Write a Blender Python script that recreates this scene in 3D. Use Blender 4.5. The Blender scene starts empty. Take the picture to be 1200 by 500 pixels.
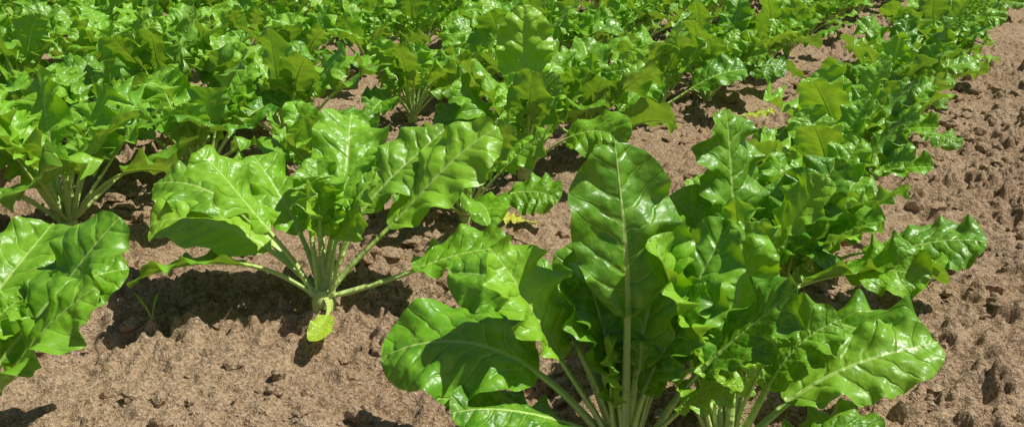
import bpy, math, random
import numpy as np
from mathutils import Vector

scene = bpy.context.scene
RNG = np.random.RandomState(7)
TAB = RNG.rand(256, 256)

# ---------------------------------------------------------------- noise
def vnoise(x, y, seed=0):
    x = np.asarray(x, float) + seed * 17.31
    y = np.asarray(y, float) + seed * 9.77
    xi = np.floor(x).astype(int); yi = np.floor(y).astype(int)
    fx = x - xi; fy = y - yi
    fx = fx * fx * (3 - 2 * fx); fy = fy * fy * (3 - 2 * fy)
    a = TAB[xi & 255, yi & 255]; b = TAB[(xi + 1) & 255, yi & 255]
    c = TAB[xi & 255, (yi + 1) & 255]; d = TAB[(xi + 1) & 255, (yi + 1) & 255]
    return (a * (1 - fx) + b * fx) * (1 - fy) + (c * (1 - fx) + d * fx) * fy - 0.5

def fbm(x, y, octv=4, seed=0, gain=0.5):
    r = 0; a = 1.0
    for i in range(octv):
        r = r + a * vnoise(x * 2 ** i, y * 2 ** i, seed + i * 3)
        a *= gain
    return r

def domes(x, y, cell, prob, rmin, rmax, seed):
    # irregular lumps: the radius test is warped so the outlines are angular
    wx = x + vnoise(x / cell * 2.6, y / cell * 2.6, seed + 5) * cell * 0.75
    wy = y + vnoise(x / cell * 2.6, y / cell * 2.6, seed + 8) * cell * 0.75
    gx = wx / cell; gy = wy / cell
    ix = np.floor(gx).astype(int); iy = np.floor(gy).astype(int)
    h = np.zeros_like(gx)
    for di in (-1, 0, 1):
        for dj in (-1, 0, 1):
            cx = ix + di; cy = iy + dj
            h1 = TAB[(cx * 7 + seed * 31) & 255, (cy * 13 + seed * 5) & 255]
            h2 = TAB[(cx * 11 + 3 + seed) & 255, (cy * 5 + 9 + seed * 7) & 255]
            h3 = TAB[(cx * 3 + 77 + seed) & 255, (cy * 17 + 31) & 255]
            h4 = TAB[(cx * 19 + 5) & 255, (cy * 23 + 131 + seed) & 255]
            px = cx + 0.15 + 0.7 * h1; py = cy + 0.15 + 0.7 * h2
            r = (rmin + (rmax - rmin) * h3 ** 2) * (h4 < prob)
            ddx = np.abs(gx - px); ddy = np.abs(gy - py)
            d2 = (ddx ** 2 + ddy ** 2 + 0.5 * ddx * ddy) * cell * cell
            h = np.maximum(h, np.sqrt(np.maximum(0, r * r - d2)) * (0.55 + 0.55 * h2))
    return h

DX, DY = 0.5, 0.8660254   # row direction
NX, NY = 0.8660254, -0.5  # across rows
ROW0, ROWSP = -0.473, 0.735

def ground_h(x, y, clods=True):
    off = x * NX + y * NY
    k = (off - ROW0) / ROWSP
    w = np.clip(1 - (off - ROW0 - 0.1) / 0.8, 0, 1)
    ridge = 0.016 * np.cos(2 * np.pi * k) * w * w
    z = ridge + 0.035 * vnoise(x * 1.4, y * 1.4, 1) + 0.028 * vnoise(x * 5, y * 5, 2) + 0.020 * vnoise(x * 13, y * 13, 3)
    if clods:
        right = np.clip((off - ROW0) / 0.4, 0, 1) * 0.3
        rough = np.clip(0.75 + right + 1.7 * vnoise(x * 2.3, y * 2.3, 9), 0.35, 1.35)
        z = z + 0.018 * fbm(x * 30, y * 30, 3, 4, 0.65) * (0.4 + rough)
        z = z + domes(x, y, 0.15, 0.30, 0.018, 0.052, 12) * rough * 0.6
        z = z + domes(x, y, 0.085, 0.45, 0.010, 0.036, 2) * rough
        z = z + domes(x, y, 0.042, 0.75, 0.006, 0.021, 5) * (0.35 + 0.65 * rough)
        z = z + domes(x, y, 0.023, 0.85, 0.004, 0.012, 8) * (0.5 + 0.5 * rough)
        z = z - 0.012
    return z

def make_mesh(name, V, F, mats, smooth=True, attrs=None, matidx=None):
    me = bpy.data.meshes.new(name)
    V = np.asarray(V, np.float32); F = np.asarray(F, np.int32)
    k = F.shape[1]
    me.vertices.add(len(V)); me.vertices.foreach_set('co', V.ravel())
    me.loops.add(F.size); me.loops.foreach_set('vertex_index', F.ravel())
    me.polygons.add(len(F))
    me.polygons.foreach_set('loop_start', np.arange(0, F.size, k, dtype=np.int32))
    for m in mats: me.materials.append(m)
    me.update(calc_edges=True)
    me.polygons.foreach_set('use_smooth', np.full(len(F), smooth))
    if attrs:
        for an, (typ, arr) in attrs.items():
            a = me.attributes.new(an, typ, 'POINT')
            a.data.foreach_set('vector' if typ == 'FLOAT_VECTOR' else 'color', np.asarray(arr, np.float32).ravel())
    me.validate()
    return me

def add_obj(name, me, loc=(0, 0, 0), rot=(0, 0, 0), sc=1.0, parent=None):
    o = bpy.data.objects.new(name, me)
    o.location = loc; o.rotation_euler = rot; o.scale = (sc, sc, sc)
    scene.collection.objects.link(o)
    if parent: o.parent = parent
    return o

# ---------------------------------------------------------------- material helpers
class NT:
    def __init__(s, name):
        s.m = bpy.data.materials.new(name); s.m.use_nodes = True
        s.t = s.m.node_tree; s.t.nodes.clear()
        s.out = s.t.nodes.new('ShaderNodeOutputMaterial')
    def n(s, typ, **kw):
        nd = s.t.nodes.new(typ)
        for k, v in kw.items(): setattr(nd, k, v)
        return nd
    def l(s, a, b): s.t.links.new(a, b)
    def setin(s, nd, idx, v):
        if isinstance(v, bpy.types.NodeSocket): s.l(v, nd.inputs[idx])
        else: nd.inputs[idx].default_value = v
    def math(s, op, a, b=0.0, c=None, clamp=False):
        nd = s.n('ShaderNodeMath', operation=op); nd.use_clamp = clamp
        s.setin(nd, 0, a); s.setin(nd, 1, b)
        if c is not None: s.setin(nd, 2, c)
        return nd.outputs[0]
    def mix(s, f, a, b, mode='MIX'):
        nd = s.n('ShaderNodeMix', data_type='RGBA', blend_type=mode)
        s.setin(nd, 0, f); s.setin(nd, 6, a); s.setin(nd, 7, b)
        return nd.outputs[2]
    def ramp(s, v, lo, hi, a=0.0, b=1.0):
        nd = s.n('ShaderNodeMapRange', interpolation_type='SMOOTHSTEP')
        s.setin(nd, 0, v); s.setin(nd, 1, lo); s.setin(nd, 2, hi); s.setin(nd, 3, a); s.setin(nd, 4, b)
        return nd.outputs[0]
    def noise(s, vec, scale, detail=3, rough=0.55, dim='3D'):
        nd = s.n('ShaderNodeTexNoise', noise_dimensions=dim); s.l(vec, nd.inputs['Vector'])
        nd.inputs['Scale'].default_value = scale; nd.inputs['Detail'].default_value = detail
        nd.inputs['Roughness'].default_value = rough
        return nd.outputs['Fac']

NV = 7.0
def leaf_material():
    t = NT('beet_leaf')
    at = t.n('ShaderNodeAttribute', attribute_name='luv')
    sp = t.n('ShaderNodeSeparateXYZ'); t.l(at.outputs['Vector'], sp.inputs[0])
    u, b, v = sp.outputs
    lv = t.n('ShaderNodeAttribute', attribute_name='lv')
    sc = t.n('ShaderNodeSeparateColor'); t.l(lv.outputs['Color'], sc.inputs[0])
    rnd, young, pet = sc.outputs; yel = lv.outputs['Alpha']
    geo = t.n('ShaderNodeNewGeometry'); oi = t.n('ShaderNodeObjectInfo')
    cx = t.n('ShaderNodeCombineXYZ')
    t.l(t.math('ADD', u, t.math('MULTIPLY', rnd, 37.0)), cx.inputs[0]); t.l(b, cx.inputs[1])
    P = cx.outputs[0]
    ab = t.math('ABSOLUTE', b)
    n5 = t.noise(P, 5, 2, dim='2D')
    w1 = t.math('MULTIPLY', t.math('SUBTRACT', n5, 0.5), 0.12)
    q = t.math('SUBTRACT', u, t.math('MULTIPLY', ab, 0.55))
    q = t.math('SUBTRACT', q, t.math('MULTIPLY', t.math('MULTIPLY', ab, ab), 0.9))
    q = t.math('ADD', q, w1)
    q = t.math('ADD', t.math('MULTIPLY', q, NV), t.math('MULTIPLY', t.math('SIGN', b), 0.25))
    dv = t.math('DIVIDE', t.math('ABSOLUTE', t.math('SUBTRACT', t.math('FRACT', q), 0.5)), NV)
    wid = t.math('SUBTRACT', 0.0066, t.math('MULTIPLY', t.math('ABSOLUTE', v), 0.0050))
    dq = t.math('DIVIDE', dv, wid)
    vein = t.math('SUBTRACT', 1.0, dq, clamp=True)
    vein_s = t.ramp(dq, 0.4, 5.0, 1.0, 0.0)
    mw = t.math('SUBTRACT', 0.018, t.math('MULTIPLY', u, 0.0145))
    mid = t.ramp(t.math('DIVIDE', ab, mw), 0.6, 1.25, 1.0, 0.0)
    vo = t.n('ShaderNodeTexVoronoi', feature='F1', voronoi_dimensions='2D'); t.l(P, vo.inputs['Vector']); vo.inputs['Scale'].default_value = 17
    n2 = t.noise(P, 10, 3, dim='2D')
    # colour
    dark = (0.050, 0.215, 0.005, 1); mid_c = (0.145, 0.405, 0.011, 1); lite = (0.360, 0.64, 0.040, 1)
    f = t.math('ADD', t.math('MULTIPLY', rnd, 0.75), t.math('MULTIPLY', n5, 0.5))
    f = t.math('ADD', f, t.math('MULTIPLY', t.math('SUBTRACT', oi.outputs['Random'], 0.5), 0.35))
    col = t.mix(t.ramp(f, 0.25, 1.0), dark, mid_c)
    col = t.mix(t.math('MULTIPLY', young, 0.8), col, lite)
    col = t.mix(t.math('MULTIPLY', t.ramp(n2, 0.42, 0.7), 0.4), col, (0.27, 0.53, 0.025, 1))
    ret = t.ramp(vo.outputs['Distance'], 0.35, 0.75)
    veinall = t.math('ADD', t.math('MULTIPLY', vein, 0.60), t.math('MULTIPLY', ret, 0.12), clamp=True)
    col = t.mix(veinall, col, (0.40, 0.63, 0.11, 1))
    col = t.mix(t.math('MULTIPLY', mid, 0.85), col, (0.50, 0.68, 0.18, 1))
    back = geo.outputs['Backfacing']
    col = t.mix(t.math('MULTIPLY', back, 0.35), col, (0.26, 0.45, 0.10, 1))
    pc = t.mix(t.ramp(u, -1.0, 0.3), (0.56, 0.70, 0.24, 1), (0.44, 0.65, 0.13, 1))
    col = t.mix(pet, col, pc)
    col = t.mix(yel, col, t.mix(t.ramp(n2, 0.4, 0.65), (0.68, 0.70, 0.05, 1), (0.50, 0.40, 0.08, 1)))
    # bump
    h = t.math('MULTIPLY', vein_s, -0.9)
    h = t.math('SUBTRACT', h, t.math('MULTIPLY', vo.outputs['Distance'], 0.8))
    h = t.math('ADD', h, t.math('MULTIPLY', n2, 1.2))
    bp = t.n('ShaderNodeBump'); t.l(h, bp.inputs['Height'])
    bp.inputs['Strength'].default_value = 0.5; bp.inputs['Distance'].default_value = 0.0033
    pb = t.n('ShaderNodeBsdfPrincipled')
    t.l(col, pb.inputs['Base Color'])
    t.l(t.math('ADD', 0.25, t.math('MULTIPLY', n5, 0.26)), pb.inputs['Roughness'])
    pb.inputs['Specular IOR Level'].default_value = 0.52
    t.l(bp.outputs[0], pb.inputs['Normal'])
    tr = t.n('ShaderNodeBsdfTranslucent')
    tcx = t.mix(1.0, col, (1.9, 1.5, 0.6, 1), 'MULTIPLY')
    t.l(tcx, tr.inputs['Color'])
    ms = t.n('ShaderNodeMixShader')
    t.l(t.math('SUBTRACT', 0.24, t.math('MULTIPLY', pet, 0.19)), ms.inputs[0])
    t.l(pb.outputs[0], ms.inputs[1]); t.l(tr.outputs[0], ms.inputs[2])
    t.l(ms.outputs[0], t.out.inputs[0])
    return t.m

def soil_material(name, k=1.0):
    t = NT(name)
    geo = t.n('ShaderNodeNewGeometry'); P = geo.outputs['Position']
    a = t.noise(P, 2.2, 2); b = t.noise(P, 32, 4, 0.65); c = t.noise(P, 150, 3, 0.75)
    col = t.mix(t.ramp(a, 0.3, 0.7), (0.425 * k, 0.288 * k, 0.165 * k, 1), (0.53 * k, 0.382 * k, 0.232 * k, 1))
    col = t.mix(t.math('MULTIPLY', t.ramp(b, 0.35, 0.60, 1, 0), 0.6), col, (0.29 * k, 0.182 * k, 0.098 * k, 1))
    col = t.mix(t.math('MULTIPLY', t.ramp(c, 0.5, 0.62), 0.65), col, (0.68 * k, 0.52 * k, 0.355 * k, 1))
    col = t.mix(t.math('MULTIPLY', t.ramp(c, 0.36, 0.47, 1, 0), 0.7), col, (0.18 * k, 0.108 * k, 0.058 * k, 1))
    h = t.math('ADD', t.math('MULTIPLY', b, 1.3), t.math('MULTIPLY', c, 1.0))
    bp = t.n('ShaderNodeBump'); t.l(h, bp.inputs['Height'])
    bp.inputs['Strength'].default_value = 1.0; bp.inputs['Distance'].default_value = 0.013
    pb = t.n('ShaderNodeBsdfPrincipled'); t.l(col, pb.inputs['Base Color'])
    pb.inputs['Roughness'].default_value = 0.95; pb.inputs['Specular IOR Level'].default_value = 0.15
    t.l(bp.outputs[0], pb.inputs['Normal']); t.l(pb.outputs[0], t.out.inputs[0])
    return t.m

LEAF = leaf_material()
SOIL = soil_material('dry_soil', 0.98)
CLOD = soil_material('dry_soil_clod', 1.02)

# ---------------------------------------------------------------- leaf geometry
def leaf(az, el, Lp, Lb, W, bend=60, roll=0, ruf=0.12, cup=18, curl=0.25, sway=0, seed=0,
         young=0.0, yellow=0.0, nu=46, nv=24, base=(0, 0, 0), prad=0.0058, freq=3.5, bpow=1.5, blis=0.035):
    r = np.random.RandomState(seed * 13 + 5)
    L = Lp + Lb; n = 90
    s = np.linspace(0, 1, n)
    E = np.radians(el - bend * s ** bpow + 5 * np.sin(s * 7 + r.rand() * 6))
    A = np.radians(az + sway * s + 4 * np.sin(s * 6 + r.rand() * 6))
    T = np.stack([np.cos(E) * np.cos(A), np.cos(E) * np.sin(A), np.sin(E)], 1)
    P = np.concatenate([[[0, 0, 0]], np.cumsum((T[1:] + T[:-1]) / 2 * L / (n - 1), 0)]) + np.array(base)
    S = np.stack([np.sin(A), -np.cos(A), np.zeros(n)], 1)
    N = np.cross(S, T)
    R = np.radians(roll) * s ** 1.2 + 0.12 * np.sin(s * 5 + r.rand() * 6)
    S2 = S * np.cos(R)[:, None] + N * np.sin(R)[:, None]
    N2 = np.cross(S2, T)
    def samp(arr, ss): return np.stack([np.interp(ss, s, arr[:, i]) for i in range(3)], -1)
    rnd = r.rand()
    u = np.linspace(0.0, 1, nu) ; u = 0.5 * u + 0.5 * (1 - (1 - u) ** 1.7)
    v = np.linspace(-1, 1, nv + 1)
    U, Vv = np.meshgrid(u, v, indexing='ij')
    ss = (Lp + U * Lb) / L
    p = samp(P, ss); Tt = samp(T, ss); Ss = samp(S2, ss); Nn = samp(N2, ss)
    a_, b_ = 0.44 + 0.22 * r.rand(), 0.38 + 0.12 * r.rand()
    um = a_ / (a_ + b_)
    shp = (U + 0.006) ** a_ * np.maximum(1 - U, 0) ** b_ / (um ** a_ * (1 - um) ** b_)
    side = np.where(Vv < 0, 1.0, 2.0)
    ph1, ph2 = r.rand() * 6.28, r.rand() * 6.28
    ph = np.where(Vv < 0, ph1, ph2)
    aV = np.abs(Vv)
    lobe = 1 + (0.16 * vnoise(U * 5, side * 5.3, seed % 50) + 0.07 * vnoise(U * 14, side * 5.3, seed % 53)) * aV
    hw = W / 2 * shp
    x = Vv * hw * lobe
    ax = np.abs(x)
    cupA = math.radians(cup)
    z = ax * math.sin(cupA) - curl * ax ** 2 / (W / 2)
    x = x * (math.cos(cupA) * 0.5 + 0.5)
    env = np.clip(shp, 0, 1) ** 0.9
    phase = 2 * np.pi * freq * U + ph + 2.6 * vnoise(U * 3, side, seed % 31)
    amp = 0.82 * ruf * W * aV ** 1.9 * env * (0.35 + 1.3 * (vnoise(U * 4, side * 3, seed % 41) + 0.5))
    z = z + amp * np.sin(phase) + 0.36 * amp * aV ** 2 * np.sin(2.3 * phase + 1)
    dt = 0.10 * amp * np.cos(phase) * aV
    dx = -0.10 * amp * np.cos(phase + 1.0) * np.sign(Vv)
    bb = np.abs(Vv * hw) / Lb
    q = (U - 0.55 * bb - 0.9 * bb ** 2) * NV + np.sign(Vv) * 0.25
    puff = (np.abs(np.cos(np.pi * q)) ** 0.8 - 0.6)
    z = z + blis * 0.85 * W * puff * np.clip(aV * 3, 0, 1) * (1 - 0.6 * aV ** 3) * env
    z = z + W * 0.18 * vnoise(U * Lb * 18, Vv * hw * 18, seed % 61) * np.clip(aV * 2.5, 0, 1)
    z = z + W * 0.036 * vnoise(U * Lb * 55, Vv * hw * 55, seed % 61) * np.clip(aV * 3, 0, 1)
    B = p + Ss * (x + dx)[..., None] + Nn * z[..., None] + Tt * dt[..., None]
    BV = B.reshape(-1, 3)
    m = nv + 1
    i, j = np.meshgrid(np.arange(nu - 1), np.arange(nv), indexing='ij')
    i = i.ravel(); j = j.ravel()
    BF = np.stack([i * m + j, (i + 1) * m + j, (i + 1) * m + j + 1, i * m + j + 1], 1)[:, ::-1]
    luv = np.stack([U, Vv * hw / Lb, Vv], -1).reshape(-1, 3)
    lvb = np.tile([rnd, young, 0.0, yellow], (len(BV), 1))
    k = 8; nt = 30
    st = np.linspace(0, 0.97, nt)
    p = samp(P, st); Tt = samp(T, st); Ss = samp(S2, st); Nn = samp(N2, st)
    f0 = Lp / L
    rad = np.interp(st, [0, 0.06, f0, f0 + (1 - f0) * 0.4, 1], [prad * 1.8, prad * 1.15, prad * 0.75, prad * 0.34, prad * 0.1])
    th = np.arange(k) / k * 2 * np.pi
    cx = np.cos(th) * 1.15; cz = np.sin(th); cz = np.where(cz > 0.9, 0.25, cz)
    below = np.interp(st, [0, f0, min(1, f0 + 0.1), 1], [0, 0.2, 0.55, 0.5])
    TV = p[:, None] + Ss[:, None] * (rad[:, None] * cx)[..., None] + Nn[:, None] * (rad[:, None] * (cz - below[:, None]))[..., None]
    TV = TV.reshape(-1, 3)
    i, j = np.meshgrid(np.arange(nt - 1), np.arange(k), indexing='ij'); i = i.ravel(); j = j.ravel(); j2 = (j + 1) % k
    TF = np.stack([i * k + j, i * k + j2, (i + 1) * k + j2, (i + 1) * k + j], 1)
    ut = (st * L - Lp) / Lb
    luv2 = np.stack([np.repeat(np.clip(ut, -1, 1), k), np.zeros(nt * k), np.zeros(nt * k)], 1)
    lv2 = np.tile([rnd, young, 1.0, yellow * 0.8], (len(TV), 1))
    V = np.concatenate([BV, TV]); F = np.concatenate([BF, TF + len(BV)])
    return V, F, np.concatenate([luv, luv2]), np.concatenate([lvb, lv2])

def plant_mesh(name, leaves, ground_clamp=0.012):
    Vs, Fs, Us, Ls = [], [], [], []; o = 0
    for kw in leaves:
        V, F, a, b = leaf(**kw)
        c = ground_clamp
        V[:, 2] = np.where(V[:, 2] < c, c + (V[:, 2] - c) * 0.12, V[:, 2])
        Vs.append(V); Fs.append(F + o); Us.append(a); Ls.append(b); o += len(V)
    k = 12; V = []
    for zz, rr in ((-0.04, 0.024), (0.0, 0.025), (0.012, 0.020), (0.022, 0.010)):
        for i in range(k):
            a = i / k * 6.283
            V.append((rr * math.cos(a), rr * math.sin(a), zz))
    F = [(r * k + i, r * k + (i + 1) % k, (r + 1) * k + (i + 1) % k, (r + 1) * k + i) for r in range(3) for i in range(k)]
    Vs.append(np.array(V)); Fs.append(np.array(F) + o)
    Us.append(np.tile([-1, 0, 0], (len(V), 1))); Ls.append(np.tile([0.5, 0.3, 1.0, 0.2], (len(V), 1)))
    return make_mesh(name, np.concatenate(Vs), np.concatenate(Fs), [LEAF],
                     attrs={'luv': ('FLOAT_VECTOR', np.concatenate(Us)), 'lv': ('FLOAT_COLOR', np.concatenate(Ls))})

def random_leaves(seed, nout=6, nmid=7, nin=5, size=1.0, nu=34, nv=18, az_skip=None):
    r = random.Random(seed); out = []
    def put(i, n, el, Lp, Lb, W, bend, ruf, young, off):
        az = (i + r.uniform(-0.35, 0.35)) / n * 360 + off
        if az_skip:
            a = (az + 180) % 360 - 180
            for lo, hi in az_skip:
                if lo < a < hi: return
        a = math.radians(az); rb = r.uniform(0.008, 0.020)
        out.append(dict(az=az, el=r.uniform(*el), Lp=r.uniform(*Lp) * size, Lb=r.uniform(*Lb) * size, W=r.uniform(*W) * size,
                        bend=r.uniform(*bend), roll=r.uniform(-50, 50), ruf=r.uniform(*ruf), cup=r.uniform(5, 28), curl=r.uniform(0, 0.45),
                        sway=r.uniform(-30, 30), seed=seed * 100 + len(out), young=r.uniform(*young), nu=nu, nv=nv,
                        base=(rb * math.cos(a), rb * math.sin(a), 0.010), prad=r.uniform(0.0044, 0.0062) * size,
                        freq=r.uniform(2.4, 4.2), blis=r.uniform(0.02, 0.05)))
    o = r.uniform(0, 360)
    for i in range(nout): put(i, nout, (36, 60), (0.14, 0.21), (0.18, 0.25), (0.13, 0.18), (35, 90), (0.07, 0.16), (0, 0.4), o)
    for i in range(nmid): put(i, nmid, (58, 80), (0.13, 0.21), (0.17, 0.25), (0.12, 0.17), (10, 60), (0.09, 0.20), (0.1, 0.7), o + 20)
    for i in range(nin): put(i, nin, (62, 92), (0.08, 0.18), (0.09, 0.16), (0.07, 0.11), (-5, 70), (0.18, 0.34), (0.5, 1.0), o + 50)
    return out

def gz(x, y): return float(ground_h(np.array([x]), np.array([y]), False)[0])
def place(me, x, y, rot=0.0, sc=1.0, parent=None, name='sugar_beet_plant'):
    return add_obj(name, me, (x, y, gz(x, y) + 0.006), (0, 0, rot), sc, parent)

HI = dict(nu=64, nv=30)
# ---- centre-left hero plant
L1 = random_leaves(11, 0, 3, 7, 0.95, 46, 24, az_skip=[(-150, -20)])
L1 += [
 dict(az=170, el=52, Lp=0.15, Lb=0.27, W=0.17, bend=80, roll=28, ruf=0.06, cup=4, curl=0.1, seed=901, young=0.95, freq=2.6, **HI),
 dict(az=192, el=38, Lp=0.17, Lb=0.23, W=0.13, bend=70, roll=-20, ruf=0.10, cup=25, seed=902, young=0.2, **HI),
 dict(az=155, el=48, Lp=0.25, Lb=0.24, W=0.15, bend=60, roll=30, ruf=0.10, cup=10, seed=903, young=0.4, **HI),
 dict(az=18, el=52, Lp=0.20, Lb=0.30, W=0.16, bend=26, roll=-35, ruf=0.08, cup=10, seed=904, young=0.6, freq=4, **HI),
 dict(az=40, el=58, Lp=0.19, Lb=0.26, W=0.14, bend=35, roll=-20, ruf=0.12, cup=15, seed=905, young=0.45, **HI),
 dict(az=-4, el=26, Lp=0.20, Lb=0.20, W=0.13, bend=20, roll=-30, ruf=0.10, cup=20, seed=906, young=0.2, **HI),
 dict(az=100, el=66, Lp=0.13, Lb=0.17, W=0.11, bend=20, ruf=0.18, seed=908, young=0.5, **HI),
 dict(az=130, el=58, Lp=0.15, Lb=0.22, W=0.13, bend=40, ruf=0.18, seed=909, young=0.4, **HI),
 dict(az=75, el=62, Lp=0.17, Lb=0.20, W=0.13, bend=40, ruf=0.15, seed=910, young=0.3, **HI),
 dict(az=-65, el=12, Lp=0.10, Lb=0.11, W=0.045, bend=35, roll=20, ruf=0.16, cup=25, seed=911, young=0.9, yellow=0.30, prad=0.0045, sway=-40, nu=30, nv=16),
]
place(plant_mesh('sugar_beet_plant', L1), -0.38, 1.734)

# ---- front hero plant
L2 = random_leaves(23, 0, 6, 10, 0.9, 46, 24, az_skip=[(-150, -30)])
L2 += [
 dict(az=104, el=84, Lp=0.23, Lb=0.24, W=0.150, bend=12, roll=5, ruf=0.11, cup=4, curl=0.1, seed=921, young=0.25, freq=3, **HI),
 dict(az=172, el=58, Lp=0.19, Lb=0.25, W=0.18, bend=90, roll=42, ruf=0.08, cup=5, curl=0.25, seed=922, young=0.05, freq=2.6, **HI),
 dict(az=143, el=68, Lp=0.23, Lb=0.21, W=0.13, bend=85, roll=35, ruf=0.10, cup=5, seed=923, young=0.1, **HI),
 dict(az=195, el=52, Lp=0.12, Lb=0.18, W=0.12, bend=65, roll=20, ruf=0.14, cup=10, seed=924, young=0.1, **HI),
 dict(az=125, el=76, Lp=0.14, Lb=0.20, W=0.11, bend=20, roll=-20, ruf=0.16, cup=25, seed=925, young=0.2, **HI),
 dict(az=60, el=78, Lp=0.15, Lb=0.22, W=0.12, bend=15, roll=10, ruf=0.14, cup=15, seed=926, young=0.3, **HI),
 dict(az=40, el=68, Lp=0.15, Lb=0.24, W=0.12, bend=25, roll=0, ruf=0.16, cup=15, seed=927, young=0.3, **HI),
 dict(az=145, el=74, Lp=0.10, Lb=0.19, W=0.10, bend=15, roll=-10, ruf=0.14, cup=22, seed=928, young=0.3, **HI),
 dict(az=10, el=80, Lp=0.12, Lb=0.18, W=0.10, bend=25, roll=-10, ruf=0.18, cup=18, seed=929, young=0.2, **HI),
]
place(plant_mesh('sugar_beet_plant', L2), 0.165, 1.16)

# ---- front right plant with the big leaf reaching right
L3 = random_leaves(31, 0, 7, 11, 0.80, 46, 24, az_skip=[(-150, -20)])
L3 += [
 dict(az=12, el=40, Lp=0.12, Lb=0.25, W=0.13, bend=36, roll=-32, ruf=0.10, cup=8, seed=931, young=0.6, freq=4, **HI),
 dict(az=-15, el=38, Lp=0.08, Lb=0.15, W=0.10, bend=50, roll=-10, ruf=0.14, cup=15, seed=932, young=0.3, **HI),
 dict(az=75, el=78, Lp=0.13, Lb=0.22, W=0.12, bend=20, ruf=0.13, seed=933, young=0.4, **HI),
 dict(az=120, el=70, Lp=0.12, Lb=0.20, W=0.12, bend=35, ruf=0.13, seed=934, young=0.2, **HI),
]
place(plant_mesh('sugar_beet_plant', L3), 0.315, 1.19)

L4 = random_leaves(47, 4, 7, 11, 0.84, 46, 24)
L4 += [dict(az=120, el=82, Lp=0.18, Lb=0.23, W=0.15, bend=12, ruf=0.14, seed=941, young=0.35, **HI)]
place(plant_mesh('sugar_beet_plant', L4), 0.42, 1.55)
L5 = random_leaves(53, 4, 7, 11, 0.78, 46, 24, az_skip=[(-30, 12)])
L5 += [dict(az=-22, el=30, Lp=0.16, Lb=0.20, W=0.14, bend=25, roll=-35, ruf=0.09, cup=8, seed=957, young=0.2, **HI),
       dict(az=-45, el=28, Lp=0.14, Lb=0.16, W=0.12, bend=25, roll=-10, ruf=0.12, cup=15, seed=956, young=0.5, **HI)]
place(plant_mesh('sugar_beet_plant', L5), 0.65, 1.90)
# ---- left edge plant
L6 = random_leaves(61, 4, 5, 6, 0.9, 46, 24, az_skip=[(-90, 15)])
L6 += [dict(az=38, el=52, Lp=0.16, Lb=0.27, W=0.14, bend=15, roll=-30, ruf=0.12, cup=15, seed=961, young=0.3, **HI),
       dict(az=12, el=50, Lp=0.12, Lb=0.23, W=0.14, bend=10, roll=-20, ruf=0.14, cup=15, seed=963, young=0.3, **HI),
       dict(az=75, el=60, Lp=0.17, Lb=0.24, W=0.15, bend=45, roll=-20, ruf=0.14, seed=962, young=0.4, **HI)]
place(plant_mesh('sugar_beet_plant', L6), -0.84, 1.19)
# ---- tall leaf plant in second row
L7 = random_leaves(71, 5, 6, 10, 0.92, 46, 24)
L7 += [dict(az=98, el=88, Lp=0.22, Lb=0.26, W=0.16, bend=10, ruf=0.07, cup=5, curl=0.1, seed=971, young=0.9, **HI)]
place(plant_mesh('sugar_beet_plant', L7), 0.04, 2.64)

# ---- shared plant meshes
MED = [plant_mesh('sugar_beet_plant', random_leaves(200 + i, 5, 8, 9, 1.0, 40, 20)) for i in range(9)]
LOW = [plant_mesh('sugar_beet_plant', random_leaves(300 + i, 5, 7, 7, 1.0, 28, 14)) for i in range(6)]
rr = random.Random(5)
near = [(0.944, 2.58, 0.85), (-0.12, 2.30, 0.74), (0.24, 2.90, 0.92), (0.555, 1.76, 0.74), (-1.10, 2.187, 1.0), (-0.92, 2.66, 1.0), (-0.76, 3.10, 1.0),
        (-0.52, 2.42, 0.68), (-1.45, 1.85, 0.95), (0.82, 2.28, 0.74)]
for i, (x, y, s) in enumerate(near):
    place(MED[i % 9], x, y, rr.uniform(0, 6.28), s)
far = bpy.data.objects.new('distant_sugar_beet_rows', None); scene.collection.objects.link(far)
starts = {0: 3.15, 1: 3.16, 2: 2.65, 3: 0.15}
for row in range(0, 15):
    off = ROW0 - row * ROWSP
    s = starts.get(row, -0.5 - row * 0.35)
    while s < 13:
        o = off + rr.uniform(-0.06, 0.06)
        x = NX * o + DX * s; y = NY * o + DY * s
        sc = rr.uniform(0.78, 1.10) * (0.80 if row == 0 else 0.86 if row == 1 else 0.96)
        if y > 0.9 and rr.random() > 0.06:
            if y < 5.0: place(rr.choice(MED), x, y, rr.uniform(0, 6.28), sc)
            else: place(rr.choice(LOW), x, y, rr.uniform(0, 6.28), sc, parent=far, name='row_plant')
        s += rr.uniform(0.28, 0.42)

# ---------------------------------------------------------------- ground
def axis(lo, a, b, hi, fine):
    mid = np.arange(a, b, fine)
    def ext(start, end):
        out = []; st = fine; p = start; sg = 1 if end > start else -1
        while (end - p) * sg > 0:
            st *= 1.12; p += sg * st; out.append(p)
        return out
    return np.array(sorted(ext(a, lo)) + list(mid) + ext(b, hi))
xs = axis(-120, -1.3, 3.2, 120, 0.0050)
ys = axis(-60, 1.1, 2.6, 2.61, 0.0042)
ys = ys[ys < 2.6]
y = 2.6; st = 0.005; ext = []
while y < 200:
    ext.append(y); st = max(st, 0.0035 * (y - 0.9))
    if y > 8: st *= 1.15
    y += st
ys = np.concatenate([ys, ext])
X, Y = np.meshgrid(xs, ys, indexing='ij')
Z = ground_h(X, Y, True)
fade = np.clip(1 - (np.hypot(X, Y) - 10) / 10, 0, 1)
Z = Z * fade
nx, ny = X.shape
i, j = np.meshgrid(np.arange(nx - 1), np.arange(ny - 1), indexing='ij'); i = i.ravel(); j = j.ravel()
GF = np.stack([i * ny + j, (i + 1) * ny + j, (i + 1) * ny + j + 1, i * ny + j + 1], 1)
add_obj('ground', make_mesh('ground', np.stack([X, Y, Z], -1).reshape(-1, 3), GF, [SOIL]))
print('ground verts', nx * ny)

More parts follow.
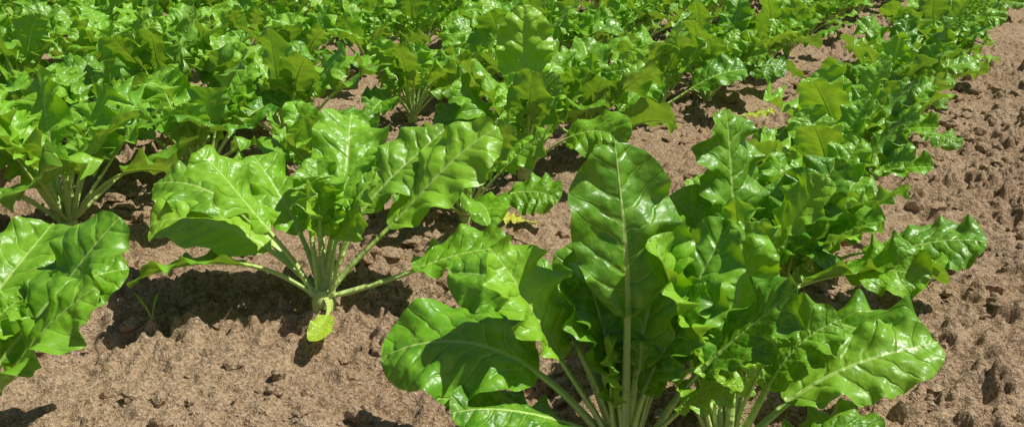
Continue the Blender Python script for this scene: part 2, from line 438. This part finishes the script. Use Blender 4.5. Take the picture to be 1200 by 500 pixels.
# ---------------------------------------------------------------- loose clods
import bmesh
bm = bmesh.new(); bmesh.ops.create_icosphere(bm, subdivisions=2, radius=1)
ico = np.array([v.co[:] for v in bm.verts]); icf = np.array([[v.index for v in f.verts] for f in bm.faces]); bm.free()
def scatter(name, n, rmin, rmax, mat, seed, xr, yr, power=3, sink=0.35):
    r = np.random.RandomState(seed); Vs = []; Fs = []; o = 0
    x = r.uniform(*xr, n); y = r.uniform(yr[0], yr[1], n)
    dens = 2.4 * vnoise(x * 3.1, y * 3.1, 9) + 0.45 + 0.3 * np.clip((x * NX + y * NY - ROW0) / 0.4, 0, 1)
    keep = r.rand(n) < np.clip(dens, 0.08, 1)
    x = x[keep]; y = y[keep]
    z = ground_h(x, y, True)
    for k in range(len(x)):
        rad = rmin + (rmax - rmin) * r.rand() ** power
        sc = rad * np.array([r.uniform(0.6, 1.4), r.uniform(0.6, 1.4), r.uniform(0.45, 0.9)])
        V = ico.copy()
        for c_ in range(6):
            nrm = r.normal(size=3); nrm /= np.linalg.norm(nrm); d = V @ nrm - r.uniform(0.45, 0.8)
            V = V - np.maximum(d, 0)[:, None] * nrm * 0.9
        nz = 1 + 0.5 * vnoise(ico[:, 0] * 3 + k, ico[:, 1] * 3 + ico[:, 2] * 3.3)
        V = V * nz[:, None] * sc * 1.2
        a = r.rand() * 6.28; c, s_ = math.cos(a), math.sin(a)
        V = np.stack([V[:, 0] * c - V[:, 1] * s_, V[:, 0] * s_ + V[:, 1] * c, V[:, 2]], 1) + np.array([x[k], y[k], z[k] + rad * (0.5 - sink)])
        Vs.append(V); Fs.append(icf + o); o += len(V)
    return add_obj(name, make_mesh(name, np.concatenate(Vs), np.concatenate(Fs), [mat], smooth=False))
scatter('soil_clods', 12000, 0.002, 0.024, CLOD, 3, (-1.3, 3.0), (1.05, 4.4), 3.8)
t = NT('grey_stone'); geo = t.n('ShaderNodeNewGeometry')
c = t.mix(t.noise(geo.outputs['Position'], 60, 4), (0.30, 0.25, 0.21, 1), (0.55, 0.46, 0.38, 1))
pb = t.n('ShaderNodeBsdfPrincipled'); t.l(c, pb.inputs['Base Color']); pb.inputs['Roughness'].default_value = 0.85
t.l(pb.outputs[0], t.out.inputs[0])
scatter('pebbles', 160, 0.003, 0.012, t.m, 8, (-1.2, 2.8), (1.0, 5.0), 2)

# ---------------------------------------------------------------- fallen yellow leaves, sprout
def fallen(x, y, az, Lb, W, yellow, young, seed):
    V, F, a, b = leaf(az, 4, 0.03, Lb, W, bend=-6, ruf=0.12, cup=10, curl=0.3, seed=seed, young=young, yellow=yellow, nu=26, nv=14, prad=0.003)
    V[:, 2] = np.maximum(V[:, 2], -0.004)
    me = make_mesh('fallen_beet_leaf', V, F, [LEAF], attrs={'luv': ('FLOAT_VECTOR', a), 'lv': ('FLOAT_COLOR', b)})
    add_obj('fallen_beet_leaf', me, (x, y, gz(x, y) + 0.034))
fallen(0.06, 2.16, 160, 0.07, 0.05, 0.8, 1, 5)
fallen(0.93, 4.1, 100, 0.13, 0.11, 0.35, 1, 6)
fallen(0.80, 3.3, 10, 0.12, 0.07, 0.5, 1, 7)
fallen(-0.66, 2.9, 20, 0.07, 0.05, 1.0, 1, 8)
sl = [dict(az=a, el=e, Lp=0.02, Lb=l, W=0.006, bend=25, ruf=0.0, cup=10, seed=i, young=0.6, nu=10, nv=4, prad=0.0012, base=(0, 0, 0))
      for i, (a, e, l) in enumerate([(20, 80, 0.05), (160, 65, 0.045), (260, 70, 0.04), (90, 55, 0.035)])]
Vs, Fs, Us, Ls = [], [], [], []; o = 0
for kw in sl:
    V, F, a, b = leaf(**kw); Vs.append(V); Fs.append(F + o); Us.append(a); Ls.append(b); o += len(V)
me = make_mesh('grass_sprout', np.concatenate(Vs), np.concatenate(Fs), [LEAF], attrs={'luv': ('FLOAT_VECTOR', np.concatenate(Us)), 'lv': ('FLOAT_COLOR', np.concatenate(Ls))})
add_obj('grass_sprout', me, (-0.70, 1.66, gz(-0.70, 1.66) + 0.01))

# ---------------------------------------------------------------- light
elev = math.radians(58); azx, azy = 0.96, 0.06
ln = math.hypot(azx, azy); azx /= ln; azy /= ln
sv = Vector((math.cos(elev) * azx, math.cos(elev) * azy, math.sin(elev)))
sd = bpy.data.lights.new('sun', 'SUN'); sd.energy = 5.0; sd.angle = math.radians(0.5); sd.color = (1, 0.97, 0.90)
so = bpy.data.objects.new('sun', sd); so.rotation_euler = sv.to_track_quat('Z', 'Y').to_euler(); so.location = sv * 20
scene.collection.objects.link(so)
w = bpy.data.worlds.new('World'); scene.world = w; w.use_nodes = True
nt = w.node_tree; bg = nt.nodes['Background']
sky = nt.nodes.new('ShaderNodeTexSky'); sky.sky_type = 'NISHITA'; sky.sun_disc = False
sky.sun_elevation = elev; sky.sun_rotation = math.atan2(azx, azy)
nt.links.new(sky.outputs[0], bg.inputs[0]); bg.inputs[1].default_value = 0.062

# ---------------------------------------------------------------- camera
cd = bpy.data.cameras.new('camera'); cd.sensor_width = 36; cd.lens = 33; cd.clip_start = 0.02; cd.clip_end = 500
co = bpy.data.objects.new('camera', cd); co.location = (0, 0, 0.8)
co.rotation_euler = (math.radians(90 - 19.06), 0, 0)
scene.collection.objects.link(co); scene.camera = co
scene.view_settings.view_transform = 'Standard'; scene.view_settings.look = 'None'; scene.view_settings.exposure = 0
